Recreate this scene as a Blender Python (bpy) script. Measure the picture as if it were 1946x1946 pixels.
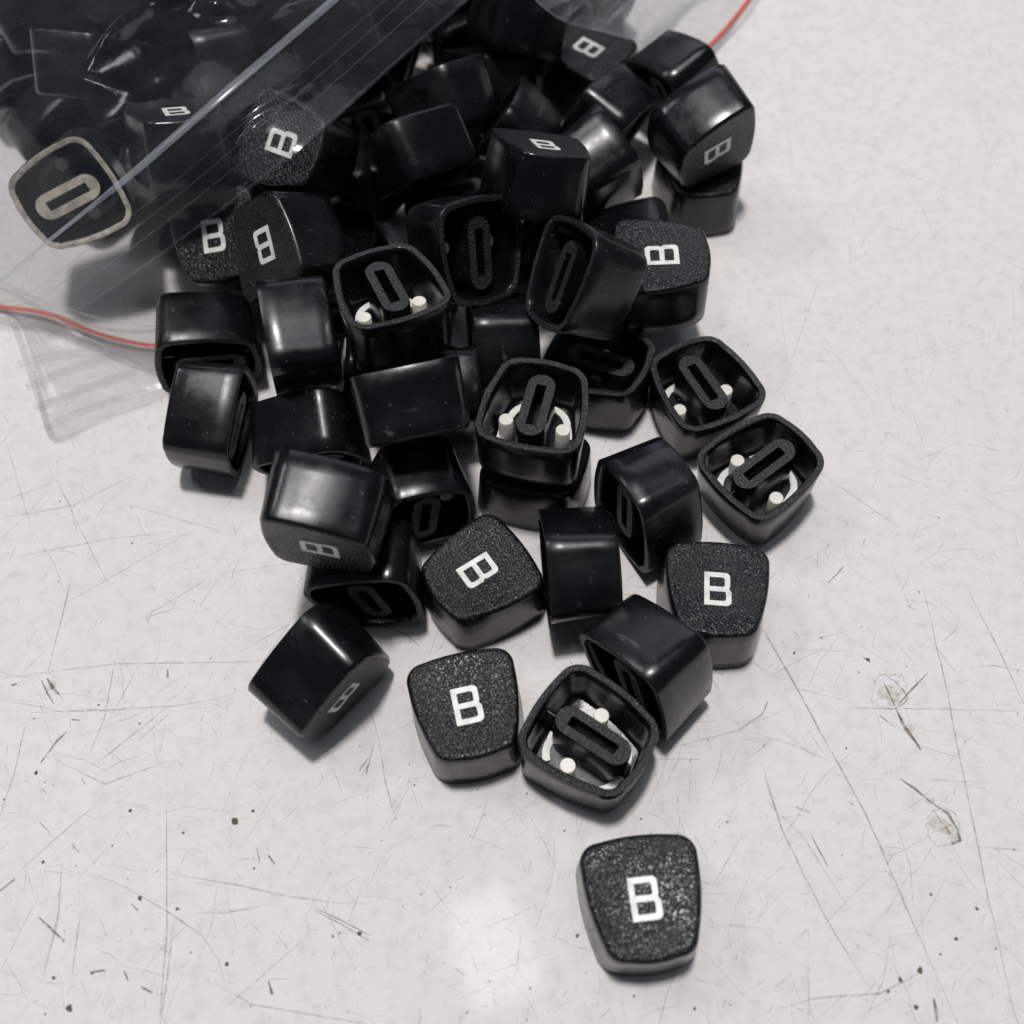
import bpy, bmesh, math, random
import numpy as np
from mathutils import Vector, Matrix
from mathutils.geometry import tessellate_polygon

for o in list(bpy.data.objects): bpy.data.objects.remove(o)
SC = bpy.context.scene
COL = SC.collection
U = 0.0008                      # one modelling unit = 0.8 mm

# ------------------------------------------------------------------ camera
F_PX, TILT, ROLL, CAM_H = 2123.26, math.radians(28.953), math.radians(2.0014), 200.0
fw = np.array([0, math.sin(TILT), -math.cos(TILT)]); rt = np.array([1.0, 0, 0]); dn = np.cross(fw, rt)
right = math.cos(ROLL)*rt + math.sin(ROLL)*dn
down = -math.sin(ROLL)*rt + math.cos(ROLL)*dn
cam_d = bpy.data.cameras.new('camera'); cam = bpy.data.objects.new('camera', cam_d); COL.objects.link(cam)
M = Matrix([[right[i], -down[i], -fw[i], 0] for i in range(3)] + [[0, 0, 0, 1]])
M.translation = Vector((0, 0, CAM_H*U)); cam.matrix_world = M
cam_d.sensor_width = 36; cam_d.lens = F_PX/1946*36
cam_d.clip_start = 0.01; cam_d.clip_end = 20
cam_d.dof.use_dof = True; cam_d.dof.focus_distance = 0.170; cam_d.dof.aperture_fstop = 17
SC.camera = cam

# ------------------------------------------------------------------ world, lamps, exposure
w = bpy.data.worlds.new('World'); SC.world = w; w.use_nodes = True
w.node_tree.nodes['Background'].inputs[0].default_value = (0.80, 0.86, 1.0, 1)
w.node_tree.nodes['Background'].inputs[1].default_value = 0.06
def lamp(name, loc, target, sx, sy, power, col):
    d = bpy.data.lights.new(name, 'AREA'); d.shape = 'RECTANGLE'; d.size = sx; d.size_y = sy; d.energy = power; d.color = col
    o = bpy.data.objects.new(name, d); COL.objects.link(o); o.location = loc
    o.rotation_euler = (Vector(target)-Vector(loc)).to_track_quat('-Z', 'Y').to_euler()
    return o
TGT = (0.0, 0.085, 0.0)
LAMP = (-0.045, 0.205, 1.35)      # overhead, a little behind the pile
lamp('ceiling_lamp', LAMP, TGT, 0.09, 0.13, 12.4, (1.0, 0.972, 0.945))
lamp('ceiling_panel', (0.05, 0.36, 1.5), TGT, 0.9, 0.7, 4.0, (0.90, 0.975, 1.0))
lamp('second_ceiling_lamp', (-0.75, 0.55, 1.1), TGT, 0.35, 0.12, 2.4, (0.93, 0.96, 1.0))
lamp('back_fill_light', (0.15, 1.5, 0.85), TGT, 1.2, 0.7, 2.6, (0.80, 0.88, 1.0))  # added large soft light from behind, for bluish sheen on tilted faces
SC.view_settings.view_transform = 'Standard'; SC.view_settings.look = 'None'
SC.view_settings.exposure = 0.03; SC.view_settings.gamma = 1.0
SC.render.engine = 'CYCLES'
SC.cycles.max_bounces = 10; SC.cycles.transparent_max_bounces = 24; SC.cycles.glossy_bounces = 4
SC.cycles.use_denoising = True

# ------------------------------------------------------------------ helpers
def unproj(px, py, z):
    d = (px-973)/F_PX*right + (py-973)/F_PX*down + fw
    return np.array([0, 0, CAM_H]) + d*((z-CAM_H)/d[2])
def link(name, me, parent=None, mats=()):
    o = bpy.data.objects.new(name, me); COL.objects.link(o)
    for m in mats: me.materials.append(m)
    if parent is not None: o.parent = parent
    return o
def mesh(name, verts, faces, smooth=True, scale=U):
    me = bpy.data.meshes.new(name)
    me.from_pydata([tuple(float(c)*scale for c in v) for v in verts], [], faces)
    me.validate(); me.update()
    if smooth: me.polygons.foreach_set('use_smooth', [True]*len(me.polygons))
    return me
def outline(c, r, b, n=8):
    c = np.asarray(c, float); pts = []
    for i in range(4):
        p0, p1, p2, p3 = c[i-1], c[i], c[(i+1) % 4], c[(i+2) % 4]
        a = (p0-p1)/np.linalg.norm(p0-p1); e = (p2-p1)/np.linalg.norm(p2-p1)
        ang = math.acos(max(-1, min(1, a@e))); t = r/math.tan(ang/2)
        s = p1+a*t; q = p1+e*t; bis = (a+e)/np.linalg.norm(a+e); ce = p1+bis*(r/math.sin(ang/2))
        a0 = math.atan2(*(s-ce)[::-1]); a1 = math.atan2(*(q-ce)[::-1]); da = (a1-a0+math.pi) % (2*math.pi)-math.pi
        for k in range(n+1): pts.append(ce+r*np.array([math.cos(a0+da*k/n), math.sin(a0+da*k/n)]))
        e2 = (p3-p2)/np.linalg.norm(p3-p2); ang2 = math.acos(max(-1, min(1, (-e)@e2))); q2 = p2-e*r/math.tan(ang2/2)
        nn = np.array([e[1], -e[0]]); nn = nn if nn@(p1-c.mean(0)) > 0 else -nn
        for k in range(1, n): pts.append(q+(q2-q)*k/n+nn*b*4*(k/n)*(1-k/n))
    return np.array(pts)
def inset(pts, d):
    nx = np.roll(pts, -1, 0)-np.roll(pts, 1, 0); nx /= np.linalg.norm(nx, axis=1, keepdims=True)
    n = np.stack([nx[:, 1], -nx[:, 0]], 1)
    if (n*pts).sum() < 0: n = -n
    return pts-n*d

# ------------------------------------------------------------------ materials
class NT:
    def __init__(s, name):
        s.m = bpy.data.materials.new(name); s.m.use_nodes = True; s.t = s.m.node_tree; s.t.nodes.clear()
        s.out = s.n('ShaderNodeOutputMaterial')
    def n(s, typ, **kw):
        x = s.t.nodes.new(typ)
        for k, v in kw.items():
            if k in x.inputs: x.inputs[k].default_value = v
            else: setattr(x, k, v)
        return x
    def l(s, a, b): s.t.links.new(a, b)
    def ramp(s, fac, stops):
        r = s.n('ShaderNodeValToRGB'); e = r.color_ramp.elements
        while len(e) < len(stops): e.new(0.5)
        for x, (p, c) in zip(e, stops): x.position = p; x.color = c if len(c) == 4 else (*c, 1)
        s.l(fac, r.inputs[0]); return r
    def math(s, op, a, b=None, **kw):
        x = s.n('ShaderNodeMath', operation=op, **kw)
        for i, v in ((0, a), (1, b)):
            if v is None: continue
            if isinstance(v, (int, float)): x.inputs[i].default_value = v
            else: s.l(v, x.inputs[i])
        return x.outputs[0]
def g(v): return (v, v, v)

def plastic(name, base, rough, grain):
    t = NT(name)
    tc = t.n('ShaderNodeTexCoord'); oi = t.n('ShaderNodeObjectInfo')
    off = t.n('ShaderNodeVectorMath', operation='ADD'); sc = t.n('ShaderNodeVectorMath', operation='SCALE')
    cmb = t.n('ShaderNodeCombineXYZ')
    r10 = t.math('MULTIPLY', oi.outputs['Random'], 0.31)
    for k in range(3): t.l(r10, cmb.inputs[k])
    t.l(tc.outputs['Object'], off.inputs[0]); t.l(cmb.outputs[0], off.inputs[1])
    P = off.outputs[0]
    bs = t.n('ShaderNodeBsdfPrincipled')
    smear = t.n('ShaderNodeTexNoise', Scale=600.0, Detail=6.0, Roughness=0.6); t.l(P, smear.inputs['Vector'])
    # dust specks
    vor = t.n('ShaderNodeTexVoronoi', Scale=900.0); t.l(P, vor.inputs['Vector'])
    big = t.n('ShaderNodeTexNoise', Scale=120.0, Detail=3.0); t.l(P, big.inputs['Vector'])
    sp = t.ramp(vor.outputs['Distance'], [(0.0, g(1)), (0.16, g(0))])
    rnd = t.n('ShaderNodeSeparateColor'); t.l(vor.outputs['Color'], rnd.inputs[0])
    keep = t.math('GREATER_THAN', rnd.outputs[0], 0.82)
    dust = t.math('MULTIPLY', sp.outputs[0], keep)
    haze = t.ramp(big.outputs[0], [(0.52, g(0)), (0.75, g(0.02))])
    sm = t.n('ShaderNodeMapping'); sm.inputs['Scale'].default_value = (90, 2600, 500); sm.inputs['Rotation'].default_value = (0.5, 0.7, 0.6); t.l(P, sm.inputs[0])
    sn = t.n('ShaderNodeTexNoise', Scale=1.0, Detail=3.0); t.l(sm.outputs[0], sn.inputs['Vector']); scr = t.ramp(sn.outputs[0], [(0.66, g(0)), (0.74, g(0.16))])
    patch = t.ramp(big.outputs[0], [(0.48, g(0)), (0.62, g(1))])
    f = t.math('ADD', t.math('ADD', t.math('MULTIPLY', dust, 0.34), haze.outputs[0]), t.math('MULTIPLY', scr.outputs[0], patch.outputs[0]))
    mix = t.n('ShaderNodeMix', data_type='RGBA'); t.l(f, mix.inputs[0])
    mix.inputs[6].default_value = (*base, 1); mix.inputs[7].default_value = (0.42, 0.42, 0.44, 1)
    t.l(mix.outputs[2], bs.inputs['Base Color'])
    rr = t.n('ShaderNodeMapRange'); t.l(smear.outputs[0], rr.inputs[0])
    rr.inputs[1].default_value = 0.3; rr.inputs[2].default_value = 0.7
    rr.inputs[3].default_value = rough-0.04; rr.inputs[4].default_value = rough+0.06
    pr = t.n('ShaderNodeMapRange'); t.l(big.outputs[0], pr.inputs[0]); pr.inputs[1].default_value = 0.4; pr.inputs[2].default_value = 0.65; pr.inputs[3].default_value = 0.0; pr.inputs[4].default_value = 0.13
    t.l(t.math('ADD', rr.outputs[0], pr.outputs[0]), bs.inputs['Roughness'])
    bs.inputs['Specular IOR Level'].default_value = 0.5
    bump = t.n('ShaderNodeBump')
    if grain:
        n1 = t.n('ShaderNodeTexNoise', Scale=2700.0, Detail=1.6, Roughness=0.5, Distortion=0.4); t.l(P, n1.inputs['Vector'])
        r1 = t.ramp(n1.outputs[0], [(0.36, g(0)), (0.62, g(1))])
        t.l(r1.outputs[0], bump.inputs['Height']); bump.inputs['Strength'].default_value = 0.66; bump.inputs['Distance'].default_value = 0.00017
    else:
        n1 = t.n('ShaderNodeTexNoise', Scale=420.0, Detail=6.0, Roughness=0.65); t.l(P, n1.inputs['Vector'])
        t.l(n1.outputs[0], bump.inputs['Height']); bump.inputs['Strength'].default_value = 0.25; bump.inputs['Distance'].default_value = 0.00006
    t.l(bump.outputs[0], bs.inputs['Normal'])
    t.l(bs.outputs[0], t.out.inputs[0]); return t.m
M_SIDE = plastic('glossy black plastic', (0.0042, 0.0044, 0.0052), 0.20, False)
M_FACE = plastic('grained black plastic', (0.0042, 0.0046, 0.0060), 0.29, True)
M_RIM = plastic('matt black plastic', (0.018, 0.018, 0.020), 0.42, True)
def simple(name, col, rough, spec=0.5, noise=0.0, sss=0.0):
    t = NT(name); bs = t.n('ShaderNodeBsdfPrincipled'); bs.inputs['Base Color'].default_value = (*col, 1)
    bs.inputs['Roughness'].default_value = rough; bs.inputs['Specular IOR Level'].default_value = spec
    if noise:
        tc = t.n('ShaderNodeTexCoord'); nz = t.n('ShaderNodeTexNoise', Scale=700.0, Detail=4.0); t.l(tc.outputs['Object'], nz.inputs['Vector'])
        r = t.ramp(nz.outputs[0], [(0.3, tuple(c*(1-noise) for c in col)), (0.6, col)]); t.l(r.outputs[0], bs.inputs['Base Color'])
    t.l(bs.outputs[0], t.out.inputs[0]); return t.m
M_LETTER = simple('white letter plastic', (0.80, 0.80, 0.77), 0.38, noise=0.22)
M_PIN = simple('cream white plastic', (0.82, 0.80, 0.72), 0.30, noise=0.12)
def blend(name, col, alpha, rough=0.6):
    t = NT(name); a = t.n('ShaderNodeBsdfTransparent'); b = t.n('ShaderNodeBsdfPrincipled'); b.inputs['Base Color'].default_value = (*col, 1)
    b.inputs['Roughness'].default_value = rough
    tc = t.n('ShaderNodeTexCoord'); nz = t.n('ShaderNodeTexNoise', Scale=900.0, Detail=4.0, Roughness=0.7); t.l(tc.outputs['Object'], nz.inputs['Vector'])
    r = t.ramp(nz.outputs[0], [(0.34, g(alpha*0.15)), (0.62, g(alpha))])
    mx = t.n('ShaderNodeMixShader'); t.l(r.outputs[0], mx.inputs[0]); t.l(a.outputs[0], mx.inputs[1]); t.l(b.outputs[0], mx.inputs[2]); t.l(mx.outputs[0], t.out.inputs[0]); return t.m
def film(name, haze, gl, tint=0.94, rough=0.10, hz=(0.75, 0.78, 0.85), bump=0.0):
    t = NT(name)
    tr = t.n('ShaderNodeBsdfTransparent'); tr.inputs[0].default_value = (tint, tint, tint, 1)
    df = t.n('ShaderNodeBsdfDiffuse'); df.inputs[0].default_value = (*hz, 1)
    tl = t.n('ShaderNodeBsdfTranslucent'); tl.inputs[0].default_value = (*hz, 1)
    m0 = t.n('ShaderNodeMixShader'); m0.inputs[0].default_value = 0.4; t.l(df.outputs[0], m0.inputs[1]); t.l(tl.outputs[0], m0.inputs[2])
    m1 = t.n('ShaderNodeMixShader'); t.l(tr.outputs[0], m1.inputs[1]); t.l(m0.outputs[0], m1.inputs[2])
    tc = t.n('ShaderNodeTexCoord'); nz = t.n('ShaderNodeTexNoise', Scale=70.0, Detail=6.0, Roughness=0.65); t.l(tc.outputs['Object'], nz.inputs['Vector'])
    r = t.ramp(nz.outputs[0], [(0.3, g(haze*0.5)), (0.7, g(haze*1.5))]); t.l(r.outputs[0], m1.inputs[0])
    gs = t.n('ShaderNodeBsdfGlossy'); gs.inputs['Roughness'].default_value = rough
    fr = t.n('ShaderNodeFresnel'); fr.inputs[0].default_value = 1.5
    if bump:
        bp = t.n('ShaderNodeBump'); bp.inputs['Strength'].default_value = bump; bp.inputs['Distance'].default_value = 0.0006
        n2 = t.n('ShaderNodeTexNoise', Scale=160.0, Detail=3.0); t.l(tc.outputs['Object'], n2.inputs['Vector']); t.l(n2.outputs[0], bp.inputs['Height'])
        t.l(bp.outputs[0], gs.inputs['Normal']); t.l(bp.outputs[0], fr.inputs['Normal'])
    m2 = t.n('ShaderNodeMixShader'); t.l(t.math('MINIMUM', t.math('MULTIPLY', fr.outputs[0], gl), 0.11), m2.inputs[0]); t.l(m1.outputs[0], m2.inputs[1]); t.l(gs.outputs[0], m2.inputs[2])
    t.l(m2.outputs[0], t.out.inputs[0]); return t.m

# table
t = NT('worn white laminate'); bs = t.n('ShaderNodeBsdfPrincipled'); tc = t.n('ShaderNodeTexCoord'); P = tc.outputs['Object']
n1 = t.n('ShaderNodeTexNoise', Scale=14.0, Detail=5.0, Roughness=0.6); n2 = t.n('ShaderNodeTexNoise', Scale=420.0, Detail=5.0, Roughness=0.7); n3 = t.n('ShaderNodeTexNoise', Scale=130.0, Detail=6.0, Roughness=0.7)
for n in (n1, n2, n3): t.l(P, n.inputs['Vector'])
c1 = t.ramp(n1.outputs[0], [(0.3, (0.722, 0.698, 0.690)), (0.7, (0.752, 0.731, 0.722))])
c2 = t.ramp(n2.outputs[0], [(0.30, g(0.84)), (0.52, g(1.0))]); c3 = t.ramp(n3.outputs[0], [(0.30, (0.94, 0.935, 0.925)), (0.55, g(1.0))])
mA = t.n('ShaderNodeMix', data_type='RGBA', blend_type='MULTIPLY'); mA.inputs[0].default_value = 0.8; t.l(c1.outputs[0], mA.inputs[6]); t.l(c2.outputs[0], mA.inputs[7])
mB = t.n('ShaderNodeMix', data_type='RGBA', blend_type='MULTIPLY'); mB.inputs[0].default_value = 0.8; t.l(mA.outputs[2], mB.inputs[6]); t.l(c3.outputs[0], mB.inputs[7])
t.l(mB.outputs[2], bs.inputs['Base Color'])
rr = t.ramp(n3.outputs[0], [(0.35, g(0.36)), (0.7, g(0.44))]); t.l(rr.outputs[0], bs.inputs['Roughness'])
bs.inputs['Specular IOR Level'].default_value = 0.01; bs.inputs['Coat Weight'].default_value = 0.010; bs.inputs['Coat Roughness'].default_value = 0.065
bp = t.n('ShaderNodeBump'); bp.inputs['Strength'].default_value = 0.15; bp.inputs['Distance'].default_value = 0.00005; t.l(n2.outputs[0], bp.inputs['Height']); t.l(bp.outputs[0], bs.inputs['Normal'])
t.l(bs.outputs[0], t.out.inputs[0]); M_TABLE = t.m

# ------------------------------------------------------------------ table top
def slab():
    x0, x1, y0, y1, zt, zb, r = -560, 560, -300, 760, 0.0, -32.0, 3.0
    v, f = [], []
    for (dx, z) in ((0, zb), (0, zt-r), (r*0.3, zt-r*0.3), (r, zt)):
        v += [(x0+dx, y0+dx, z), (x1-dx, y0+dx, z), (x1-dx, y1-dx, z), (x0+dx, y1-dx, z)]
    for k in range(3):
        for i in range(4): f.append((4*k+i, 4*k+(i+1) % 4, 4*k+4+(i+1) % 4, 4*k+4+i))
    f += [(12, 13, 14, 15), (3, 2, 1, 0)]
    return mesh('table_top', v, f, smooth=False)
table = link('table_top', slab(), None, [M_TABLE]); table['kind'] = 'structure'

rng = random.Random(5)
def ribbon(path, wd, z, V, Fc, jit=0.0, taper=True):
    """thin flat scratch along px path laid on the table"""
    P = [unproj(px, py, z)[:2] for px, py in path]
    # resample
    pts = [P[0]]
    for a, b in zip(P, P[1:]):
        L = np.linalg.norm(b-a); n = max(1, int(L/3.0))
        for k in range(1, n+1): pts.append(a+(b-a)*k/n+np.array([rng.gauss(0, jit), rng.gauss(0, jit)]))
    n = len(pts); base = len(V)
    for i, p in enumerate(pts):
        d = pts[min(i+1, n-1)]-pts[max(i-1, 0)]; d = d/(np.linalg.norm(d)+1e-9); nn = np.array([-d[1], d[0]])
        ww = wd*(0.65+0.7*rng.random())*0.5
        if taper: ww *= 0.25+0.75*min(1, 4*min(i+0.2, n-1-i+0.2)/n)
        V.append((*(p+nn*ww), z)); V.append((*(p-nn*ww), z))
    for i in range(n-1): Fc.append((base+2*i, base+2*i+1, base+2*i+3, base+2*i+2))
def blob(px, py, r, z, V, Fc):
    c = unproj(px, py, z)[:2]; base = len(V); n = 9; ph = rng.random()*6; ex = 0.6+0.5*rng.random(); ro = rng.random()*3
    V.append((*c, z+0.02))
    for k in range(n):
        a = 2*math.pi*k/n; rr_ = r*(0.7+0.5*rng.random()); x, y = rr_*math.cos(a), rr_*ex*math.sin(a)
        V.append((c[0]+x*math.cos(ro)-y*math.sin(ro), c[1]+x*math.sin(ro)+y*math.cos(ro), z))
    for k in range(n): Fc.append((base, base+1+k, base+1+(k+1) % n))
def cv(ox, oy, s, pts): return [(ox+x*s, oy+y*s) for x, y in pts]
Rg = lambda *p: cv(1400, 1100, 546/1247, p)
Lf = lambda *p: cv(0, 1100, 700/1599, p)
Gz = lambda *p: cv(450, 900, 650/1932, p)
Fz = lambda *p: cv(1000, 600, 650/1932, p)
Hz = lambda *p: cv(900, 950, 650/1932, p)
long_lines = [
 (Rg((110, 215), (290, 530), (560, 1020), (690, 1320), (960, 1930)), .30), (Rg((810, 40), (900, 430), (1000, 930), (1100, 1420), (1215, 1930)), .26),
 (Rg((990, 20), (1130, 290), (1246, 540)), .22), (Rg((110, 800), (200, 1100), (380, 1460), (555, 1745)), .28), (Rg((130, 960), (290, 1120), (490, 1440)), .16),
 (Rg((480, 560), (900, 566), (1246, 575)), .20), (Rg((1050, 1165), (1246, 1177)), .24), (Rg((1050, 380), (1120, 376), (1246, 402)), .24),
 (Rg((180, 1865), (320, 1825), (620, 1800), (800, 1710)), .26), (Rg((310, 1660), (312, 1925)), .16), (Rg((665, 250), (790, 385)), .14), (Rg((820, 240), (1010, 480)), .14),
 (Rg((0, 665), (110, 590), (135, 530)), .2), (Rg((60, 665), (270, 730), (400, 790)), .14), (Rg((930, 1180), (1000, 1300), (1100, 1420)), .16), (Rg((800, 725), (970, 780)), .2),
 (Lf((0, 432), (200, 405), (500, 370), (1140, 358)), .24), (Lf((130, 582), (500, 568), (740, 555), (980, 515)), .24), (Lf((310, 0), (250, 240), (205, 420)), .34),
 (Lf((600, 180), (770, 80), (900, 0)), .26), (Lf((600, 180), (770, 125)), .26), (Lf((735, 1280), (1040, 1330), (1250, 1378), (1470, 1405), (1599, 1412)), .22),
 (Lf((470, 1300), (720, 1440), (880, 1550), (950, 1660), (980, 1780)), .22), (Lf((900, 1740), (1100, 1850), (1599, 1935)), .22), (Lf((960, 1880), (1120, 1740), (1310, 1570)), .24),
 (Lf((722, 1000), (725, 1500), (695, 1930)), .34), (Lf((755, 1480), (700, 1930)), .3), (Lf((270, 1230), (255, 1450), (185, 1730)), .30), (Lf((350, 1450), (310, 1720)), .26), (Lf((500, 350), (455, 600), (370, 800)), .22), (Lf((720, 560), (560, 690), (420, 800)), .22), (Lf((600, 380), (470, 620)), .2),
 (Lf((420, 980), (250, 1120), (80, 1270)), .20), (Lf((0, 1030), (60, 850), (110, 640)), .26), (Lf((250, 790), (460, 890), (730, 790)), .26), (Lf((850, 1450), (980, 1450), (1170, 1412)), .2),
 (Lf((1040, 320), (1260, 195)), .2), (Lf((600, 700), (740, 580)), .2),
 (Gz((735, 1240), (770, 1390), (800, 1500), (840, 1740), (890, 1932)), .20), (Gz((770, 1530), (745, 1640), (700, 1710)), .24),
 (Hz((1640, 740), (1780, 980), (1932, 1260)), .26), (Hz((1660, 1135), (1640, 1200), (1500, 1300), (1180, 1385)), .18), (Hz((1230, 1480), (1215, 1700)), .16), (Hz((1640, 1560), (1720, 1790)), .18), (Hz((1660, 1700), (1800, 1860)), .16),
 (Gz((130, 1090), (300, 840)), .16), (Fz((1480, 850), (1620, 1010)), .0),
 ([(0, 985), (140, 960), (260, 900)], .20), ([(20, 1060), (200, 1025), (330, 1010)], .2), ([(250, 960), (420, 1010)], .18), ([(120, 1150), (380, 1000)], .18), ([(10, 830), (60, 1010)], .14), ([(90, 880), (210, 1120)], .16),
 ([(1500, 700), (1560, 520)], .14), ([(1650, 300), (1800, 360)], .10), ([(1560, 900), (1720, 1010)], .16), ([(1700, 690), (1880, 640)], .12),
]
V1, F1, V2, F2, V3, F3 = [], [], [], [], [], []
for p, wd in long_lines:
    if wd > 0: ribbon(p, wd, 0.015, V1, F1, jit=0.05)
dark = [(Rg((690, 560), (725, 640), (770, 700), (805, 740)), .75), (Rg((830, 408), (760, 480), (700, 550)), .40), (Rg((710, 868), (780, 920), (850, 980)), .55), (Rg((850, 975), (910, 1020), (960, 1085), (965, 1130), (935, 1158)), .75),
 (Rg((640, 455), (665, 500), (690, 550)), .55), (Rg((905, 1075), (930, 1110)), .8), (Rg((855, 1820), (865, 1870), (875, 1932)), 1.0), (Rg((620, 592), (680, 640)), .5), (Rg((550, 340), (580, 358)), .7), (Rg((320, 1108), (360, 1180), (405, 1252)), .4), (Rg((255, 990), (322, 1022)), .35),
 (Rg((890, 1060), (860, 1000)), .3), (Lf((300, 655), (250, 700), (180, 800)), .55), (Lf((165, 1465), (230, 1530), (285, 1572)), .60), (Lf((1370, 1440), (1480, 1500), (1600, 1562)), .35), (Lf((1365, 1428), (1480, 1487), (1600, 1548)), .30), (Lf((390, 1710), (465, 1697)), .65),
 (Lf((1165, 1200), (1190, 1235)), .8), (Lf((205, 432), (230, 470), (255, 500)), .7), (Lf((180, 440), (210, 500), (230, 540)), .4), (Lf((727, 395), (728, 430)), .8), (Lf((910, 353), (925, 340)), .5), (Lf((310, 610), (350, 612)), .8), (Lf((1115, 1170), (1125, 1220)), .4), (Lf((0, 1355), (70, 1300)), .5), (Lf((50, 462), (75, 458)), .9),
 (Lf((170, 1055), (215, 1100)), .3), (Lf((570, 1410), (600, 1440)), .4), (Lf((540, 1705), (555, 1740)), .7), (Lf((610, 1770), (660, 1800)), .7), (Lf((1165, 1745), (1180, 1800), (1172, 1815)), .5), (Lf((1590, 850), (1599, 800)), .5), (Gz((830, 860), (950, 905), (1035, 970)), .32), (Gz((690, 1680), (740, 1600)), .35),
 (Hz((1660, 1140), (1650, 1180)), .5), (Hz((1220, 1480), (1230, 1460)), .5), (Fz((1705, 1510), (1790, 1420)), .4), (Fz((1640, 255), (1700, 258)), .3)]
for k in range(11):
    for (cx, cy, rx, ry, s) in ((665, 490, 78, 78, Rg), (895, 1078, 72, 82, Rg)):
        a0 = 2*math.pi*k/11; dark.append((s(*[(cx+rx*math.cos(a0+q*0.143)*(0.96+.08*rng.random()), cy+ry*math.sin(a0+q*0.143)*(0.96+.08*rng.random())) for q in range(5)]), .12))
dark.append((Rg((640, 415), (690, 440), (720, 480), (745, 520), (725, 545), (695, 550)), .28))
for p, wd in dark: ribbon(p, wd*.8, 0.03, V2, F2, jit=0.16)
spk = [Rg((795, 1700))[0]+(1.05,), Rg((710, 1740))[0]+(.95,), Rg((780, 1858))[0]+(.85,), Rg((1045, 1433))[0]+(.6,), Rg((953, 1563))[0]+(.7,), Rg((658, 1792))[0]+(.7,), Rg((570, 350))[0]+(.7,), Rg((885, 1630))[0]+(.5,), Rg((530, 405))[0]+(.4,),
 Lf((1018, 1052))[0]+(1.3,), Lf((565, 1007))[0]+(.75,), Lf((1098, 1008))[0]+(.6,), Lf((157, 842))[0]+(.75,), Lf((607, 1387))[0]+(.85,), Lf((770, 1432))[0]+(.6,), Lf((985, 1672))[0]+(.85,), Lf((300, 1865))[0]+(1.2,), Lf((187, 1230))[0]+(.6,), Lf((1102, 1257))[0]+(.45,),
 Lf((795, 1103))[0]+(.55,), Lf((487, 1158))[0]+(.4,), Lf((428, 546))[0]+(.5,), Lf((232, 1732))[0]+(.6,), Lf((400, 1710))[0]+(.6,), Lf((1560, 1540))[0]+(.8,), Lf((1445, 1552))[0]+(.5,), Lf((1475, 1538))[0]+(.4,), Lf((1088, 1855))[0]+(.4,), Rg((250, 322))[0]+(.6,), Rg((843, 1370))[0]+(.5,),
 (1097, 1778, .75), (1320, 1917, .6), (1382, 1562, .5), (1218, 1556, .4), (1205, 1893, .4), (265, 1375, .5)]
for x, y, r in spk: blob(x, y, r*.5, 0.04, V3, F3)
for k in range(420):      # tiny specks
    blob(rng.uniform(-60, 2010), rng.uniform(250, 2000), 0.06+0.16*rng.random()**3, 0.04, V3, F3)
for k in range(2000):      # short random scuffs
    x, y = rng.uniform(-80, 2030), 1960*rng.random()**0.7; a = rng.choice([rng.gauss(1.3, .35), rng.gauss(0.1, .3), rng.uniform(0, 3.14), rng.gauss(2.3, .3)]); L = rng.choice([8, 12, 18, 30, 50, 110])*rng.uniform(.6, 1.4)
    b = a+rng.gauss(0, .18); m = (x+L*.5*math.cos(a), y+L*.5*math.sin(a))
    ribbon([(x, y), m, (m[0]+L*.5*math.cos(b), m[1]+L*.5*math.sin(b))], rng.uniform(.05, .15), 0.02, V1, F1, jit=0.03)
for k in range(130):
    x, y = rng.uniform(-80, 2030), rng.uniform(560, 1990); a = rng.gauss(1.1, .5); L = rng.uniform(5, 18)
    ribbon([(x, y), (x+L*math.cos(a), y+L*math.sin(a))], rng.uniform(.08, .24), 0.03, V2, F2, jit=0.05)
V4, F4 = [], []
for (x, y, r) in (Rg((668, 495))[0]+(2.6,), Rg((680, 520))[0]+(1.5,), Rg((745, 650))[0]+(1.0,), Rg((925, 1100))[0]+(1.7,), Rg((880, 1070))[0]+(2.4,), Rg((840, 965))[0]+(.9,), Lf((215, 465))[0]+(1.3,)):
    blob(x, y, r, 0.008, V4, F4)
for nm, V_, F_, mt in (('stain_marks', V4, F4, blend('brownish stain', (0.40, 0.29, 0.15), 0.22)), ('scratch_marks', V1, F1, blend('faint scratch', (0.34, 0.32, 0.29), 0.5)), ('scuff_marks', V2, F2, blend('dark scuff', (0.15, 0.125, 0.09), 0.78)), ('dirt_specks', V3, F3, simple('dirt', (0.11, 0.085, 0.06), 0.8))):
    o = link(nm, mesh(nm, V_, F_, smooth=False), table, [mt]); o['kind'] = 'stuff'

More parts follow.
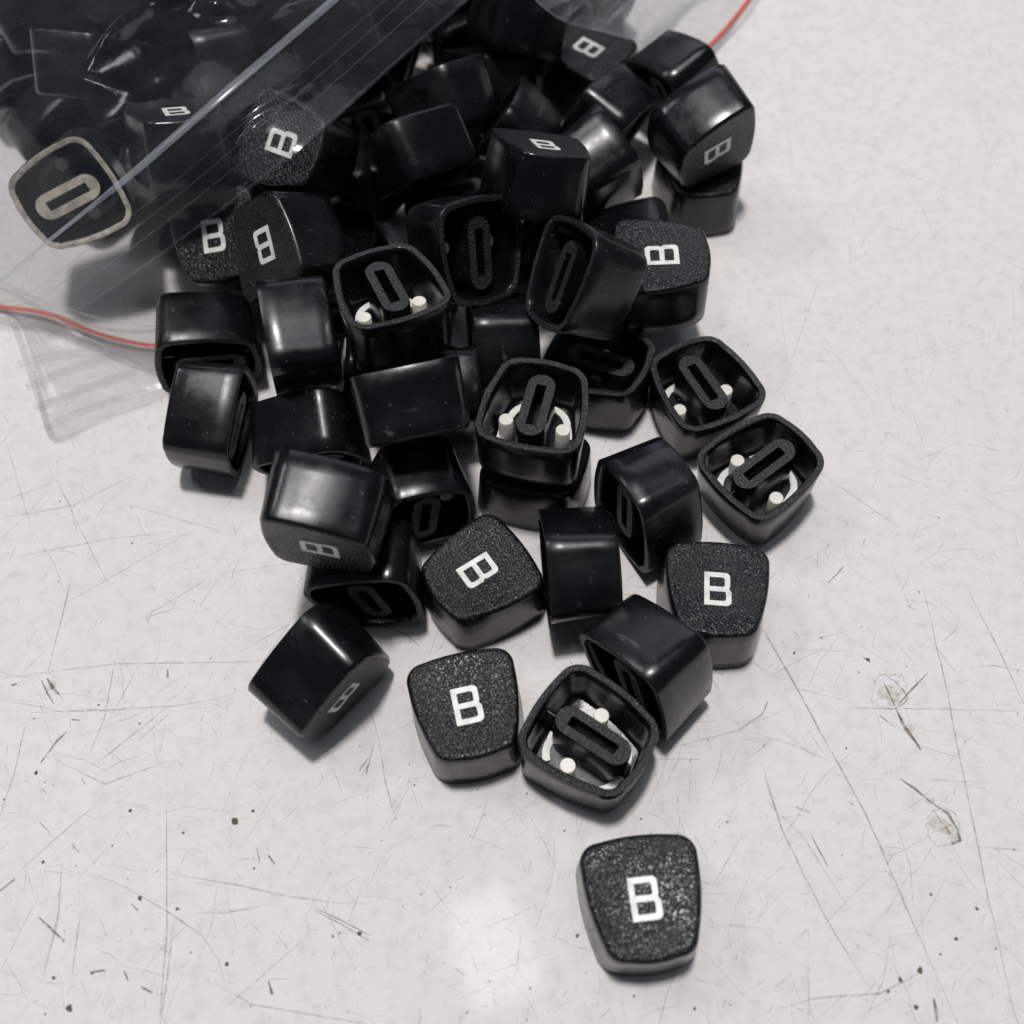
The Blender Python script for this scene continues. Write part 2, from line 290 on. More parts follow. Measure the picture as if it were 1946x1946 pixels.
# ------------------------------------------------------------------ key cap meshes
GEO = (10.304, 6.97, 9.397, 10.651, 8.22, 10.753, 9.833, 3.277, 4.304, 0.54, 0.523, 13.114, 4.945, 6.818, -0.099)
Tw, Tn, Th, Rw, Rn, Rt, Rb, r_t, r_r, b_t, b_r, HC, BW, BH, BY = GEO
CT = np.array([[-Tw, Th], [Tw, Th], [Tn, -Th], [-Tn, -Th]]); CR = np.array([[-Rw, Rt], [Rw, Rt], [Rn, -Rb], [-Rn, -Rb]])
OT, OR = outline(CT, r_t, b_t), outline(CR, r_r, b_r)
NP = len(OT); DISH, EDGE, WALL, FLOOR = 0.45, 0.85, 1.45, 2.0
def face_z(x, y):
    q = min(1.0, (x/9.2)**2+(y/9.6)**2); return HC-DISH*(1-q)
def shell():
    V, Fc, mi, rings = [], [], [], []
    def ring(pts, z):
        rings.append(len(V))
        for i, p in enumerate(pts): V.append((p[0], p[1], z if not callable(z) else z(p[0], p[1])))
    seq = []
    ic = inset(OR, WALL); ft = inset(OT, WALL+0.1)
    fl = HC-FLOOR
    at = lambda t: OR*(1-t)+OT*t
    ring(ft*0.02, fl); ring(ft*0.9, fl); ring(ft*0.985+ft*0, fl); 
    ring(inset(at((fl-.5)/HC), WALL+.02), fl-0.5)
    ring(ic*0.5+inset(at(.45), WALL)*.5, 2.4); ring(inset(at(.02), WALL), 0.25); ring(inset(OR, WALL-.2), 0.0)
    nrim = len(rings)-1
    ring(inset(OR, .15), 0.0); ring(OR, 0.18)
    nside = len(rings)-1
    for t in (.25, .5, .75): ring(at(t), HC*t)
    ring(at(1-EDGE/HC), HC-EDGE)
    for k in (1, 2, 3):
        a = k/3*math.pi/2; ring(inset(OT, EDGE*(1-math.cos(a))), HC-EDGE+EDGE*math.sin(a))
    nface = len(rings)-1
    for s in (.96, .9, .8, .65, .45, .25, .02):
        e = inset(OT, EDGE)
        ring(e*s, (lambda s: (lambda x, y: face_z(x, y)*min(1, (1-s)*12)+HC*(1-min(1, (1-s)*12))))(s))
    for k in range(len(rings)-1):
        m = 0
        if nrim <= k < nrim+1: m = 2
        if k >= nface-1: m = 1
        for i in range(NP):
            j = (i+1) % NP; Fc.append((rings[k]+i, rings[k]+j, rings[k+1]+j, rings[k+1]+i)); mi.append(m)
    Fc.append(tuple(rings[0]+i for i in range(NP))[::-1]); mi.append(0)
    Fc.append(tuple(rings[-1]+i for i in range(NP))); mi.append(1)
    me = mesh('cap_shell', V, Fc); me.polygons.foreach_set('material_index', mi)
    bm = bmesh.new(); bm.from_mesh(me); bmesh.ops.recalc_face_normals(bm, faces=bm.faces)
    for k, e in enumerate(bm.edges):
        if len(e.link_faces) == 2 and e.calc_face_angle() > math.radians(50): e.smooth = False
    bm.to_mesh(me); bm.free(); return me
def letter():
    w, h = BW, BH; sx = lambda u: (u-.5)*w; sy = lambda v: (v-.5)*h+BY
    def arc(cx, cy, r, a0, a1, n=5): return [(cx+r*math.cos(math.radians(a0+(a1-a0)*k/n)), cy+r*math.sin(math.radians(a0+(a1-a0)*k/n))) for k in range(n+1)]
    X = w/2; Y = h/2
    out = [(-X, -Y)]+arc(X-.95, -Y+.95, .95, -90, 0)+arc(X-.55, -.62, .55, 0, 55)+[(X-.42, .06)]+arc(X-.75, .72, .55, -45, 0)+arc(X-.2-.95, Y-.95, .95, 0, 90)+[(-X, Y)]
    sp, br, md = .98, 1.0, .5
    h1 = [(-X+sp, md)]+arc(X-.2-.98-.35, md+.35, .35, -90, 0)+arc(X-.2-.98-.45, Y-br-.45, .45, 0, 90)+[(-X+sp, Y-br)]
    h2 = [(-X+sp, -Y+br)]+arc(X-.98-.45, -Y+br+.45, .45, -90, 0)+arc(X-.98-.4, -md-.4, .4, 0, 90)+[(-X+sp, -md)]
    loops = [[Vector((x, y+BY, 0)) for x, y in L] for L in (out, h1[::-1], h2[::-1])]
    tri = tessellate_polygon(loops); P = [p for L in loops for p in L]; n = len(P)
    V = [(p.x, p.y, face_z(p.x, p.y)+.07) for p in P]+[(p.x, p.y, HC-1.2) for p in P]
    Fc = [tuple(f) for f in tri]; off = 0
    for L in loops:
        m = len(L)
        for i in range(m): a, b = off+i, off+(i+1) % m; Fc.append((a, b, b+n, a+n))
        off += m
    me = mesh('letter', V, Fc, smooth=False)
    bm = bmesh.new(); bm.from_mesh(me); bmesh.ops.recalc_face_normals(bm, faces=bm.faces); bm.to_mesh(me); bm.free()
    return me
def stadium(L, R, n=10, cy=0.0):
    return [(R*math.cos(math.pi*k/n), L+R*math.sin(math.pi*k/n)+cy) for k in range(n+1)]+[(R*math.cos(math.pi+math.pi*k/n), -L+R*math.sin(math.pi+math.pi*k/n)+cy) for k in range(n+1)]
def stem():
    so = stadium(4.6, 2.75); n = len(so); V, Fc = [], []
    # slot ring with the same vertex count
    sl = []
    for x, y in so:
        sl.append((.95*max(-1, min(1, x/1.6)), 4.75*max(-1, min(1, y/5.2))))
    zf = HC-FLOOR+.05
    for pts, z in ((so, zf), (so, 1.15), ([(x*.96, y*.985) for x, y in so], .9), ([(x*1.04, y*1.01) for x, y in sl], .9), (sl, 1.0), (sl, 7.0)):
        for x, y in pts: V.append((x, y, z))
    for k in range(5):
        for i in range(n): j = (i+1) % n; Fc.append((k*n+i, k*n+j, (k+1)*n+j, (k+1)*n+i))
    Fc.append(tuple(range(5*n, 6*n)))
    me = mesh('stem', V, Fc); bm = bmesh.new(); bm.from_mesh(me); bmesh.ops.remove_doubles(bm, verts=bm.verts, dist=1e-7); bmesh.ops.recalc_face_normals(bm, faces=bm.faces)
    for e in bm.edges:
        if len(e.link_faces) == 2 and e.calc_face_angle() > math.radians(35): e.smooth = False
    # mark top
    bm.to_mesh(me); bm.free()
    me.polygons.foreach_set('material_index', [1 if abs(p.center.z/U-.9) < .06 else 0 for p in me.polygons]); return me
def box_mesh(name, x0, x1, y0, y1, z0, z1):
    V = [(x, y, z) for z in (z0, z1) for x, y in ((x0, y0), (x1, y0), (x1, y1), (x0, y1))]
    return mesh(name, V, [(0, 1, 2, 3)[::-1], (4, 5, 6, 7), (0, 1, 5, 4), (1, 2, 6, 5), (2, 3, 7, 6), (3, 0, 4, 7)], smooth=False)
def pin():
    n = 20; V, Fc = [], []
    prof = [(1.45, HC-FLOOR+.05), (1.40, 5.76), (1.31, 5.64)]
    for r, z in prof:
        for k in range(n): V.append((r*math.cos(2*math.pi*k/n), r*math.sin(2*math.pi*k/n), z))
    for q in range(len(prof)-1):
        for k in range(n): Fc.append((q*n+k, q*n+(k+1) % n, (q+1)*n+(k+1) % n, (q+1)*n+k))
    Fc.append(tuple(range((len(prof)-1)*n, len(prof)*n))); me = mesh('pin', V, Fc)
    bm = bmesh.new(); bm.from_mesh(me); bmesh.ops.recalc_face_normals(bm, faces=bm.faces)
    for e in bm.edges:
        if len(e.link_faces) == 2 and e.calc_face_angle() > math.radians(40): e.smooth = False
    bm.to_mesh(me); bm.free(); return me
def backing():
    """white back of the letter moulding seen on the cap floor: a broken rounded ring"""
    c = outline(CT*0.80, 5.0, 0.3); inn = inset(c, 1.35); V, Fc = [], []; z1 = HC-FLOOR+.05; z0 = z1-.75
    def seg(i0, i1):
        b = len(V); m = i1-i0+1
        for k in range(i0, i1+1):
            i = k % NP
            for p, z in ((c[i], z0), (inn[i], z0), (c[i], z1), (inn[i], z1)): V.append((p[0], p[1], z))
        for k in range(m-1):
            a = b+4*k
            for q in ((0, 1, 5, 4), (2, 0, 4, 6), (1, 3, 7, 5)): Fc.append(tuple(a+x for x in q))
        Fc.append((b, b+1, b+3, b+2)); a = b+4*(m-1); Fc.append((a, a+1, a+3, a+2))
    seg(16*2-5, 16*2+11); seg(16*2+13, 16*3+8); seg(-2, 7); seg(13, 20)
    me = mesh('letter_backing', V, Fc, smooth=False); bm = bmesh.new(); bm.from_mesh(me); bmesh.ops.recalc_face_normals(bm, faces=bm.faces); bm.to_mesh(me); bm.free(); return me
ME = dict(shell=shell(), letter=letter(), stem=stem(), pin=pin(), back=backing(), rib=box_mesh('rib', -.13, .13, 7.2, 9.2, 3.4, HC-FLOOR), rib2=box_mesh('rib', -.13, .13, -8.2, -7.2, 3.4, HC-FLOOR))
for m in (M_SIDE, M_FACE, M_RIM): ME['shell'].materials.append(m)
ME['letter'].materials.append(M_LETTER)
for m in (M_SIDE, M_RIM): ME['stem'].materials.append(m)
ME['pin'].materials.append(M_PIN); ME['back'].materials.append(M_LETTER); ME['rib'].materials.append(M_SIDE); ME['rib2'].materials.append(M_SIDE)

M_PALE = simple('pale plastic rim', (0.60, 0.56, 0.48), 0.6, noise=0.55)  # paler mottled colour for one cap's rim and stem end
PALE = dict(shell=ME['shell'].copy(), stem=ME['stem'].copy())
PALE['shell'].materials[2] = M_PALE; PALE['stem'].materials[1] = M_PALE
def cap(label, R, c, group, pale=False):
    root = bpy.data.objects.new('key_cap', None); COL.objects.link(root); root.empty_display_size = .004
    root['label'] = label; root['category'] = 'key cap'; root['group'] = group
    Rm = Matrix([list(r) for r in R]).to_4x4()
    base = np.array(c)-np.array(R)@np.array([0, 0, HC/2])
    Rm.translation = Vector(base*U); root.matrix_world = Rm
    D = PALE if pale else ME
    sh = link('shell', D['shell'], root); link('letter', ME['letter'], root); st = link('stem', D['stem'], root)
    if pale: sh['label'] = 'shell with a pale rim'
    link('rib', ME['rib'], st); link('rib', ME['rib2'], st)
    for s in (-1, 1):
        p = link('pin', ME['pin'], root); p.location = (s*5.55*U, 1.2*U, 0)
    link('letter_backing', ME['back'], root)
    return root
def rodr(r):
    th = np.linalg.norm(r)
    if th < 1e-9: return np.eye(3)
    k = np.array(r)/th; K = np.array([[0, -k[2], k[1]], [k[2], 0, -k[0]], [-k[1], k[0], 0]])
    return np.eye(3)+math.sin(th)*K+(1-math.cos(th))*K@K
POSES = {
 1: (0.007, -0.017, 0.079, 19.278, 32.037, 6.699),
 2: (0.001, -0.009, 0.191, -8.945, 65.417, 6.64),
 3: (-1.446, 2.84, 0.007, 12.374, 59.121, 6.896),
 4: (0.396, 1.739, 1.42, 24.087, 71.795, 11.037),
 5: (-0.04, 0.002, -0.121, 37.248, 85.64, 6.891),
 6: (0.003, 0.007, -1.006, -6.623, 91.439, 6.61),
 7: (0.923, 1.41, -0.287, -35.502, 73.026, 10.229),
 8: (-0.193, 2.071, 2.099, -26.839, 92.502, 10.629),
 9: (-2.429, 2.875, -2.077, -31.909, 94.358, 30.179),
 10: (1.89, -3.805, 1.664, 12.313, 91.474, 12.848),
 11: (-1.486, 0.772, -0.963, 26.65, 106.096, 11.362),
 12: (2.839, -1.457, 0.063, 49.923, 112.608, 7.07),
 13: (-3.072, -0.655, -0.007, 39.977, 132.711, 6.576),
 14: (-3.166, 0.415, 0.017, 5.141, 118.483, 20.949),
 15: (-0.009, -0.004, 1.17, 5.43, 115.803, 6.631),
 16: (4.556, 0.153, -0.929, -18.082, 109.039, 11.477),
 17: (2.176, 0.185, 0.139, -17.978, 119.235, 27.95),
 18: (-0.765, -1.115, -1.503, -40.752, 123.795, 11.69),
 19: (0.044, -1.472, -0.308, -60.913, 128.558, 10.444),
 20: (2.152, -2.117, -2.637, -63.483, 149.139, 10.184),
 21: (1.341, 1.327, 1.471, -40.304, 137.177, 24.676),
 22: (-3.219, -0.61, 0.06, -21.989, 138.362, 32.071),
 23: (-0.576, 3.286, 1.607, -7.878, 157.111, 26.868),
 24: (0.882, 2.026, 0.679, 15.73, 145.168, 29.418),
 25: (-0.063, 0.152, -4.725, 32.058, 153.823, 21.197),
 26: (-0.677, 1.511, -0.487, -0.669, 143.804, 12.365),
 27: (1.671, -2.655, 0.128, 19.671, 138.259, 7.3),
 28: (1.095, 0.853, -2.815, -43.384, 157.786, 28.852),
 29: (0.525, -0.221, 0.023, -58.791, 167.81, 20.357),
 30: (0.253, -0.617, 1.004, -42.078, 180.339, 33.187),
 31: (0.044, -1.111, -2.171, -18.38, 187.304, 24.937),
 32: (-1.329, 2.586, -1.292, -11.51, 206.376, 21.918),
 33: (-0.499, 0.258, 0.196, 8.021, 169.348, 34.49),
 34: (1.168, 3.189, -1.979, 20.644, 186.432, 20.53),
 35: (0.401, -1.349, -1.719, 25.327, 208.932, 12.388),
 36: (0.378, 1.373, 1.55, 44.708, 220.29, 12.57),
 37: (1.016, 1.373, -0.657, 45.23, 193.024, 22.64),
 38: (3.425, -2.394, -4.692, 46.763, 192.966, 6.547),
 39: (-0.031, 0.001, -2.268, 22.633, 231.497, 8.821),
 40: (-1.211, -1.949, -1.031, -89.799, 175.938, 28.543),
 41: (-0.488, 0.12, 0.351, -64.505, 177.286, 39.063),
 42: (-0.622, -0.124, -0.695, -2.802, 223.906, 12.786),
 101: (5.247, 0.91, -1.267, -117.938, 250.666, 14.782),
 102: (0.625, 1.566, 1.157, -91.747, 242.493, 29.018),
 103: (1.938, -0.843, -1.577, -74.661, 239.757, 23.477),
 105: (-1.643, 4.123, 0.491, -88.993, 218.029, 18.011),
 107: (-0.418, 0.657, 0.093, -44.205, 237.12, 26.018),
 109: (3.257, -4.596, 0.891, -27.642, 235.294, 16.482),
 110: (0.112, -1.015, -2.572, -12.857, 261.988, 11.832),
 111: (0.281, 1.734, 0.953, -62.051, 213.708, 24.628),
 112: (0.495, 1.387, 2.748, -77.083, 190.946, 12.819),
 116: (-0.673, -0.018, -1.033, 5.033, 230.053, 25.383),
 117: (-2.925, -2.632, -0.904, 3.497, 203.362, 12.697),
 119: (1.07, 1.582, 1.674, 26.496, 260.132, 10.214),
 121: (-0.988, 1.427, -0.804, -12.828, 132.917, 11.726),
 122: (-1.438, 0.995, -0.866, -19.163, 167.396, 10.533),
 124: (1.131, 3.579, 2.082, 6.484, 178.69, 9.764),
 125: (-2.423, -2.42, -1.119, -56.796, 195.694, 11.602),
 129: (0.631, -2.855, 0.794, -112.553, 278.445, 11.529),
 130: (-2.952, 0.18, -1.235, -91.724, 267.022, 14.313),
 131: (4.426, 3.052, 2.709, -72.321, 261.799, 25.089),
 132: (2.216, 0.857, 1.427, -54.311, 269.436, 15.855),
 133: (2.033, 1.905, -0.59, -33.092, 278.453, 10.794),
 137: (-4.481, -5.287, -5.004, 27.919, 170.366, 9.459),
 140: (-2.221, -6.953, -3.799, -106.67, 214.445, 9.509),
 141: (-6.615, -0.734, 2.555, -118.993, 233.384, 12.626),
 142: (2.097, 0.077, -1.935, -90.207, 240.173, 9.285),
 143: (2.41, 0.847, 2.358, -70.576, 258.958, 9.0),
 144: (-1.944, -6.58, -5.14, -54.133, 234.608, 10.653),
 145: (0.201, -1.64, -0.253, -72.399, 223.831, 8.919),
 146: (2.03, -2.534, 0.196, -35.781, 257.816, 8.099),
 147: (-2.757, -1.447, -0.299, -95.784, 199.425, 8.242),
 149: (-0.357, 1.675, 0.348, -50.765, 217.499, 10.275),
 150: (-0.925, -1.459, -1.026, -7.407, 243.205, 9.38),
 151: (-1.66, -2.715, -0.088, 12.812, 249.507, 7.217),
 152: (-2.09, -2.905, 0.691, -122.008, 261.198, 23.987),  # unseen caps start here, added beyond the view to block light from behind
 153: (2.059, 1.379, 1.035, -99.584, 264.685, 27.624),
 154: (-0.313, 2.963, -0.446, -77.972, 249.849, 41.168),
 155: (1.248, -1.396, -0.638, -59.744, 251.944, 38.875),
 156: (-1.429, -0.646, 1.973, -39.53, 243.044, 44.735),
 157: (-2.759, 2.76, -0.111, -25.62, 258.938, 32.886),
 158: (-0.852, -1.225, 0.666, -6.205, 250.927, 32.425),
 159: (11.996, -29.225, -22.731, -106.476, 256.157, 40.692),
 160: (-1.75, -2.431, 0.933, -76.603, 271.595, 40.501),
 161: (-1.102, -1.586, 1.129, -45.585, 262.573, 45.803),
 162: (2.341, 1.367, -1.033, -18.788, 265.495, 42.011),
 163: (1.26, 1.931, 0.733, -138.431, 272.717, 13.751),
 164: (-0.084, 0.764, 1.127, 8.933, 272.441, 15.867),  # last of the unseen caps added as light blockers
 165: (-5.592, 5.536, 7.158, -27.875, 141.584, 11.586),
 167: (-5.05, 4.494, 5.613, -36.074, 164.234, 8.798),
 168: (2.287, -1.5, 0.722, -104.496, 229.292, 31.513),
 169: (2.201, -0.861, -0.253, -80.384, 224.02, 36.474),
 170: (-2.273, -1.066, -2.426, -61.566, 230.69, 37.655),
 171: (67.165, 118.631, 231.649, -37.372, 215.077, 36.209),
 172: (0.253, 2.964, -1.207, -90.344, 206.48, 34.279),
 173: (0.348, -1.489, -0.209, -21.276, 228.881, 34.727),
 176: (2.514, 2.051, 0.379, -55.092, 177.239, 8.353),
 178: (-0.967, 1.322, 0.508, -33.082, 192.667, 11.116),
 180: (-6.431, 6.679, -0.664, -9.879, 187.968, 7.394),
 181: (4.85, 0.756, -0.078, -31.508, 215.554, 12.553),
}
LABELS = {
 1: 'lone face-up cap with upright B, nearest the viewer, apart from the heap',
 2: 'face-up cap with B tilted slightly left, standing left of the foremost open cap',
 3: 'upside-down open key cap in front of the heap, slot and cream pins pointing up',
 4: 'smooth cap on its side, leaning over the foremost open upside-down cap',
 5: 'face-up key cap with upright B at the right edge of the heap',
 6: 'face-up key cap turned so its B runs diagonally, in the middle of the front row',
 7: 'tilted cap at the lower left corner of the heap, grey B on its lower face',
 8: 'open key cap on its side behind the lower left corner cap, slot facing the viewer',
 9: 'large shiny raised cap at left, dim B lying sideways on its sloping front',
 10: 'blank cap on its side with a horizontal glint, right of the diagonal B cap',
 11: 'cap on its side, open end to the left, below the two right-hand open caps',
 12: 'lower of the two open upside-down caps at the right edge, slot pointing up and right',
 13: 'upper of the two open upside-down caps at the right edge, slot pointing down and right',
 14: 'upside-down open key cap perched on another cap in the centre, white pins showing',
 15: 'face-up cap underneath the perched open cap in the centre, only its dark side showing',
 16: 'cap on its side with its slotted opening to the viewer, behind the diagonal B cap',
 17: 'flat dark rectangular cap side just left of the perched central open cap',
 18: 'cap on its side with one vertical glint, behind the large shiny raised cap',
 19: 'leftmost cap of the heap on the bare table, lying on its side below another cap',
 20: 'cap at the left edge beside the red stripe, open end dark towards the viewer',
 21: 'dusty dull cap side, left of the upper open cap with two white pins',
 22: 'open upside-down cap in the upper left heap, two white pins below its slot',
 23: 'dark open cap tilted in the upper middle, slot nearly vertical',
 24: 'big tilted cap opening to the left, overlapping the face-up cap with the sideways B',
 25: 'face-up cap with sideways B, partly covered by the big tilted open cap',
 26: 'cap side between the dark open caps, just above the perched central open cap',
 27: 'upside-down open cap flat on the table, half hidden under the big tilted open cap',
 28: 'cap with upside-down B at the upper left, right beside the upright B cap',
 29: 'cap with upright B just under the lower rim of the clear bag',
 30: 'cap with B lying sideways seen through the zip lines of the bag',
 31: 'cap on its side with a pale ridge, right of the B under the zip lines',
 32: 'cap on its side behind and above the pale ridged cap, close to the bag rim',
 33: 'upright cap in the upper middle with a thin foreshortened B on its top',
 34: 'grey glossy cap side right of the upright cap with the foreshortened B',
 35: 'plain grey cap side between the blurred B cap and the two stacked right-hand caps',
 36: 'farthest right cap, blank dark top touching the red stripe',
 37: 'top cap of the two stacked at the right edge, faint grey B on its front',
 38: 'bottom cap of the two stacked at the right edge, resting on the table',
 39: 'blurred cap with B turned sideways beneath the hanging film at the top',
 40: 'open cap inside the bag at far left with a pale rim and slot',
 41: 'cap inside the bag whose B is seen almost edge-on behind the zip band',
 42: 'dark square cap side at the top middle, left of the blurred B cap',
}
GROUP = 'black key caps spilling from the clear bag'
def in_bag(q):
    d = np.array(q[3:])-np.array([0, 0, CAM_H]); px = 973+F_PX*(d@right)/(d@fw); py = 973+F_PX*(d@down)/(d@fw)
    return px*0.84+py < 740
for k in sorted(POSES):
    q = POSES[k]; cap(LABELS.get(k, 'black key cap in the dark inside the bag, some unseen ones added to block light' if in_bag(q) else 'black key cap at the bottom of the heap, mostly hidden under other caps'), rodr(q[:3]), q[3:], GROUP, k == 40)

# ------------------------------------------------------------------ clear zip bag
F_UP = film('clear film', 0.032, 0.42, tint=0.975, rough=0.12, hz=(0.62, 0.68, 0.80), bump=0.25)
F_LOW = film('clear film on table', 0.10, 0.6, tint=0.925, rough=0.2, hz=(0.72, 0.70, 0.70), bump=0.5)
F_CREASE = film('soft crease', 0.05, 0.5, tint=0.90, rough=0.3, hz=(0.6, 0.56, 0.58))
F_SIDE = film('creased film', 0.28, 1.0, tint=0.96, rough=0.16, bump=0.6)
F_BAND = film('zip profile plastic', 0.26, 1.0, tint=0.9, rough=0.22, hz=(0.70, 0.76, 0.88))
F_LINE = film('zip ridge plastic', 0.07, 1.0, tint=0.92, rough=0.25, hz=(0.75, 0.78, 0.84))
F_FOLD = film('folded film edge', 0.20, 1.0, tint=0.93, rough=0.25)
def red_mat():
    t = NT('red zip stripe'); a = t.n('ShaderNodeBsdfTransparent'); a.inputs[0].default_value = (1, .55, .5, 1)
    b = t.n('ShaderNodeBsdfPrincipled'); b.inputs['Base Color'].default_value = (0.78, 0.085, 0.04, 1); b.inputs['Roughness'].default_value = 0.4
    mx = t.n('ShaderNodeMixShader'); mx.inputs[0].default_value = 0.78; t.l(a.outputs[0], mx.inputs[1]); t.l(b.outputs[0], mx.inputs[2]); t.l(mx.outputs[0], t.out.inputs[0]); return t.m
M_RED = red_mat()
bag = bpy.data.objects.new('zip_bag', None); COL.objects.link(bag); bag.empty_display_size = .02
bag.location = tuple(unproj(300, 300, 0)*U)
bag['label'] = 'clear plastic zip bag with a red stripe, mouth open, key caps spilling out'; bag['category'] = 'plastic bag'
BL = np.array(unproj(300, 300, 0))
def catmull(P, u):
    P = np.asarray(P, float); n = len(P); i = min(int(u), n-2); f = u-i
    g0, g1, g2, g3 = P[max(i-1, 0)], P[i], P[i+1], P[min(i+2, n-1)]
    return .5*((2*g1)+(-g0+g2)*f+(2*g0-5*g1+4*g2-g3)*f*f+(-g0+3*g1-3*g2+g3)*f**3)
def sheet(rows, nu, nv, wr=None):
    W = [[unproj(*p) for p in r] for r in rows]; nc = len(W[0])
    V, Fc = [], []
    for j in range(nv+1):
        v = j/nv*(len(W)-1); row = [catmull([W[k][c] for k in range(len(W))], v) for c in range(nc)]
        for i in range(nu+1):
            p = catmull(row, i/nu*(nc-1))
            if wr is not None: p = p+wr(i/nu, j/nv)
            V.append(p-BL)
    for j in range(nv):
        for i in range(nu): a = j*(nu+1)+i; Fc.append((a, a+1, a+nu+2, a+nu+1))
    return V, Fc
def strip(path, wd, lift=0.0, n=90, bulge=0.0):
    """ribbon of given width along a 3D path (px,py,z list), facing up"""
    W = [unproj(*p) for p in path]; P = [catmull(W, i/n*(len(W)-1)) for i in range(n+1)]; V, Fc = [], []
    for i, p in enumerate(P):
        d = P[min(i+1, n)]-P[max(i-1, 0)]; d /= np.linalg.norm(d); view = np.array([0, 0, CAM_H])-p; view[0] = -p[0]*.0
        s = np.cross(d, np.array([0, 0, 1.0])); s /= np.linalg.norm(s)+1e-9; up = np.cross(s, d)
        for a, b in ((-1, 0), (-.5, bulge), (.5, bulge), (1, 0)): V.append(p+s*wd*.5*a+up*(lift+b)-BL)
    for i in range(n):
        for k in range(3): Fc.append((4*i+k, 4*i+k+1, 4*i+5+k, 4*i+4+k))
    return V, Fc
r2 = random.Random(11)
wv = [(r2.uniform(-1, 1), r2.uniform(-1, 1), r2.uniform(3, 11), r2.uniform(0, 6.28), r2.uniform(.15, .5)) for _ in range(9)]
def wrinkle(u, v):
    s = 0
    for a, b, f, ph, am in wv: s += am*math.sin((a*u+b*v)*f*3+ph)
    cr = sum(.55*math.exp(-((u*c1+v*c2-c0)/.035)**2) for c1, c2, c0 in ((.45, .9, .80), (.3, 1.0, 1.0), (1, .6, 1.0)))
    return np.array([0, 0, (s*.42+cr)*min(1, v*4)])
EDGE_ROW = [(-60, 606, 3), (120, 600, 6), (250, 528, 22), (420, 404, 44), (540, 310, 53), (650, 215, 55), (765, 112, 56), (880, 10, 57), (1010, -105, 57)]
BAND_ROW = [(-160, 585, 3), (-20, 552, 10), (110, 452, 33), (232, 353, 50), (397, 209, 58), (520, 103, 60), (640, 0, 60), (760, -105, 58), (880, -210, 58)]
DEEP1 = [(-330, 560, .6), (-190, 430, 9), (-60, 310, 32), (60, 200, 53), (200, 80, 60), (330, -30, 62), (450, -140, 62), (560, -240, 56), (680, -340, 56)]
DEEP2 = [(-560, 420, .6), (-420, 300, 4), (-300, 150, 16), (-200, 60, 30), (-60, -60, 42), (60, -180, 45), (200, -300, 46), (320, -400, 48), (450, -500, 48)]
V, Fc = sheet([EDGE_ROW, BAND_ROW, DEEP1, DEEP2], 190, 130, wrinkle)
DENTS = [((365, 12, 60), (.86, .5), 3.4, 5.0, 2.6), ((335, 5, 60), (.3, .95), 2.0, 4.0, 2.0), ((418, 45, 60), (.3, .95), 2.0, 1.6, 3.0), ((250, 60, 60), (.6, .8), 1.6, 8.0, 2.4), ((90, 120, 55), (.8, -.6), 1.5, 9.0, 1.6), ((170, 190, 54), (.9, -.44), 1.2, 7.0, 1.0), ((30, 180, 50), (.95, -.3), 1.3, 8.0, 1.2), ((560, 20, 60), (.7, .7), 1.0, 6.0, 1.4), ((215, 95, 58), (.5, .86), 1.3, 6.0, 1.2), ((520, 190, 58), (.8, .6), .7, 6.0, .8), ((470, 240, 58), (.7, .7), .6, 5.0, .7)]
D3 = [(unproj(*p)-BL, np.array(d)/np.hypot(*d), am, l, w_) for p, d, am, l, w_ in DENTS]
for i in range(len(V)):
    for c, d, am, l, w_ in D3:
        r = V[i][:2]-c[:2]; a = r@d; b_ = r@np.array([-d[1], d[0]])
        V[i] = V[i]+np.array([0, 0, am*math.exp(-(a/l)**2-(b_/w_)**2)])
link('upper_film', mesh('upper_film', V, Fc), bag, [F_UP])
mid = lambda f: [tuple(a*(1-f)+b*f for a, b in zip(p, q)) for p, q in zip(EDGE_ROW, BAND_ROW)]
V, Fc = strip(BAND_ROW, 2.0, lift=.55, bulge=.35); link('zip_track', mesh('zip_track', V, Fc), bag, [F_BAND])
for f, wd in ((0.02, .22), (0.30, .20), (0.47, .18), (.62, .12)):
    V, Fc = strip(mid(f), wd, lift=.30, bulge=.12); link('zip_ridge', mesh('zip_ridge', V, Fc), bag, [F_LINE])
# side of the mouth hanging down to the table on the right
ROWS = [[(905, -75, 51), (985, -28, 49), (1040, 22, 40), (1085, 46, 30), (1150, 62, 24), (1212, 80, 15), (1250, 95, 4)],
        [(980, -130, 51), (1050, -70, 48), (1110, -25, 38), (1150, -8, 29), (1195, 4, 22), (1240, 20, 13), (1290, 35, 1)],
        [(1060, -220, 50), (1130, -150, 46), (1180, -95, 36), (1215, -70, 27), (1255, -50, 19), (1300, -30, 10), (1350, -10, .6)],
        [(1140, -310, 48), (1210, -230, 44), (1260, -180, 34), (1300, -150, 25), (1340, -120, 17), (1380, -90, 8), (1440, -60, .6)]]
def wr2(u, v): return np.array([.5*math.sin(38*u+3*v), .4*math.sin(30*u+5*v), .9*math.sin(26*u+4*v)+.5*math.sin(61*u-7*v)])*min(1, v*5+.15)
V, Fc = sheet(ROWS, 90, 40, wr2); link('side_film', mesh('side_film', V, Fc), bag, [F_SIDE])
V, Fc = strip(ROWS[0], .8, lift=.1, bulge=.2); link('film_edge', mesh('film_edge', V, Fc), bag, [F_FOLD])
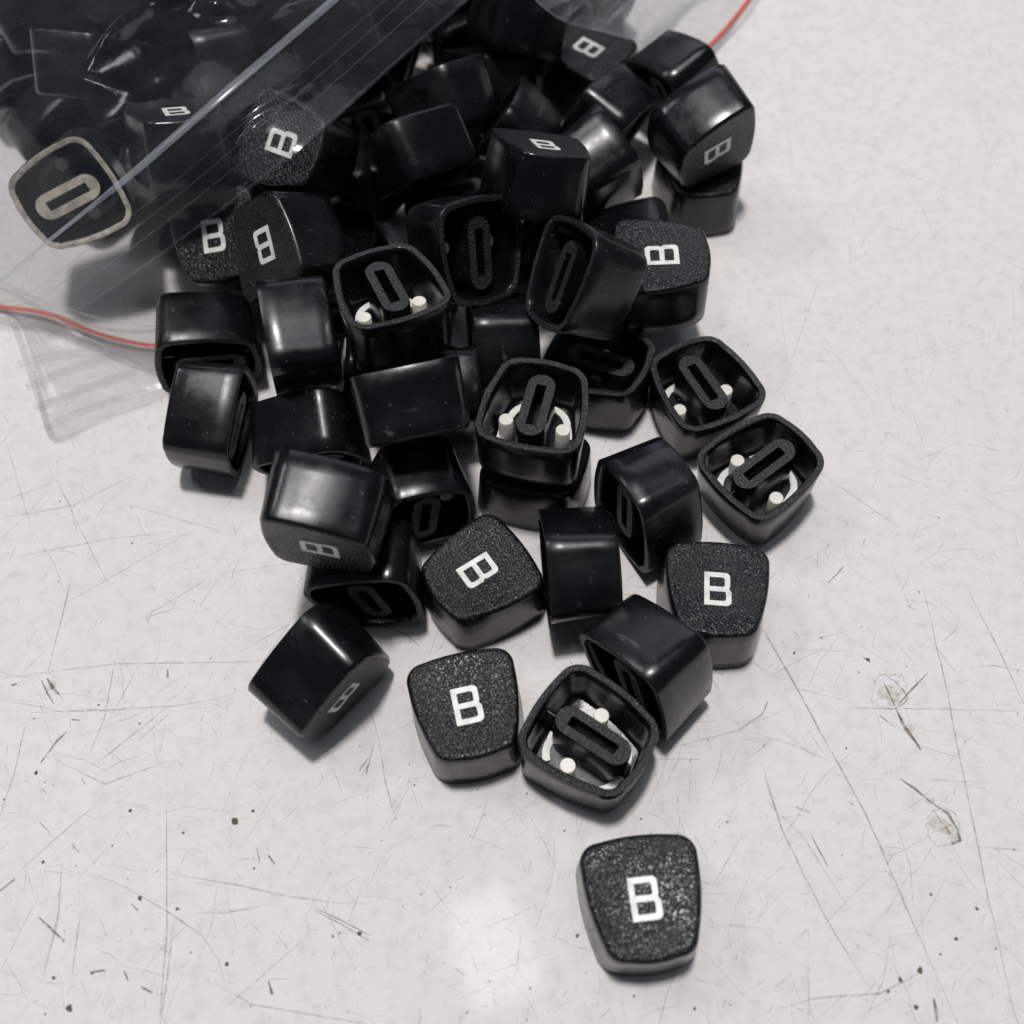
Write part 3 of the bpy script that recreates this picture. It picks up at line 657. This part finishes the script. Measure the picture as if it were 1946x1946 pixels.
# lower panel lying on the table under the pile
LIP = [(-260, 560, .3), (-60, 560, .4), (30, 600, .9), (62, 700, .7), (100, 838, .35), (205, 795, .3), (312, 755, .35), (560, 640, .3), (900, 430, .3), (1200, 240, .35), (1400, 60, .4), (1470, -40, .35), (1580, -180, .3)]
RED = [(-260, 520, .3), (-120, 560, .5), (0, 584, 1.2), (60, 592, 1.6), (110, 605, 2.0), (200, 640, 1.7), (310, 660, 1.1), (520, 570, .5), (860, 380, .4), (1150, 210, .5), (1352, 84, .9), (1432, -12, .7), (1520, -150, .5)]
INN = [(-300, 460, .3), (-140, 500, .6), (0, 540, 1.6), (80, 575, 3.0), (130, 590, 3.2), (205, 612, 2.6), (310, 618, 1.4), (500, 520, .5), (820, 340, .4), (1100, 170, .4), (1270, 60, .6), (1340, -40, .6), (1420, -180, .5)]
BACK = [(-700, 100, .3), (-600, 60, .3), (-500, 20, .3), (-400, -20, .3), (-300, -60, .3), (-200, -100, .3), (0, -150, .3), (200, -200, .3), (400, -260, .3), (600, -330, .3), (750, -400, .3), (900, -450, .3), (1050, -520, .3)]
def wr3(u, v): return np.array([0, 0, max(0, .35*math.sin(40*v+6*u)+.25*math.sin(23*v-30*u))*(1 if v < .7 else .3)])
V, Fc = sheet([LIP, RED, INN, BACK], 150, 60, wr3); link('lower_film', mesh('lower_film', V, Fc), bag, [F_LOW])
for seg_ in (RED[:7]+[(420, 640, .5)], [(1290, 122, .6)]+RED[-3:]):
    V, Fc = strip(seg_, .95, lift=.5, n=100, bulge=.15); link('red_stripe', mesh('red_stripe', V, Fc), bag, [M_RED])
V, Fc = strip(INN[:7]+[(400, 590, .5)], .9, lift=.6, n=160, bulge=.25); link('film_fold', mesh('film_fold', V, Fc), bag, [F_FOLD])
for f, wd in ((.86, .16), (.72, .22), (.6, .14), (.5, .18), (.3, .14)):
    pth = [tuple(a*(1-f)+b*f for a, b in zip(p, q)) for p, q in zip(LIP, RED)][:8]
    V, Fc = strip(pth, wd, lift=.5, n=160, bulge=.08); link('zip_ridge', mesh('zip_ridge', V, Fc), bag, [F_LINE])

for pth, wd in (([(50, 735, .9), (130, 700, .9), (225, 672, 1.0)], 1.5), ([(66, 775, .8), (150, 742, .8), (262, 700, 1.0)], 1.7), ([(82, 812, .7), (180, 770, .7), (300, 735, .8)], 1.3), ([(33, 690, 1.2), (110, 672, 1.3), (200, 665, 1.4)], 1.0), ([(26, 612, 1.2), (52, 690, 1.0), (98, 832, .6)], 1.4), ([(100, 839, .45), (205, 797, .45), (310, 757, .45)], .45)):
    V, Fc = strip(pth, wd, lift=.12, n=40, bulge=.1); link('film_crease', mesh('film_crease', V, Fc), bag, [F_CREASE])
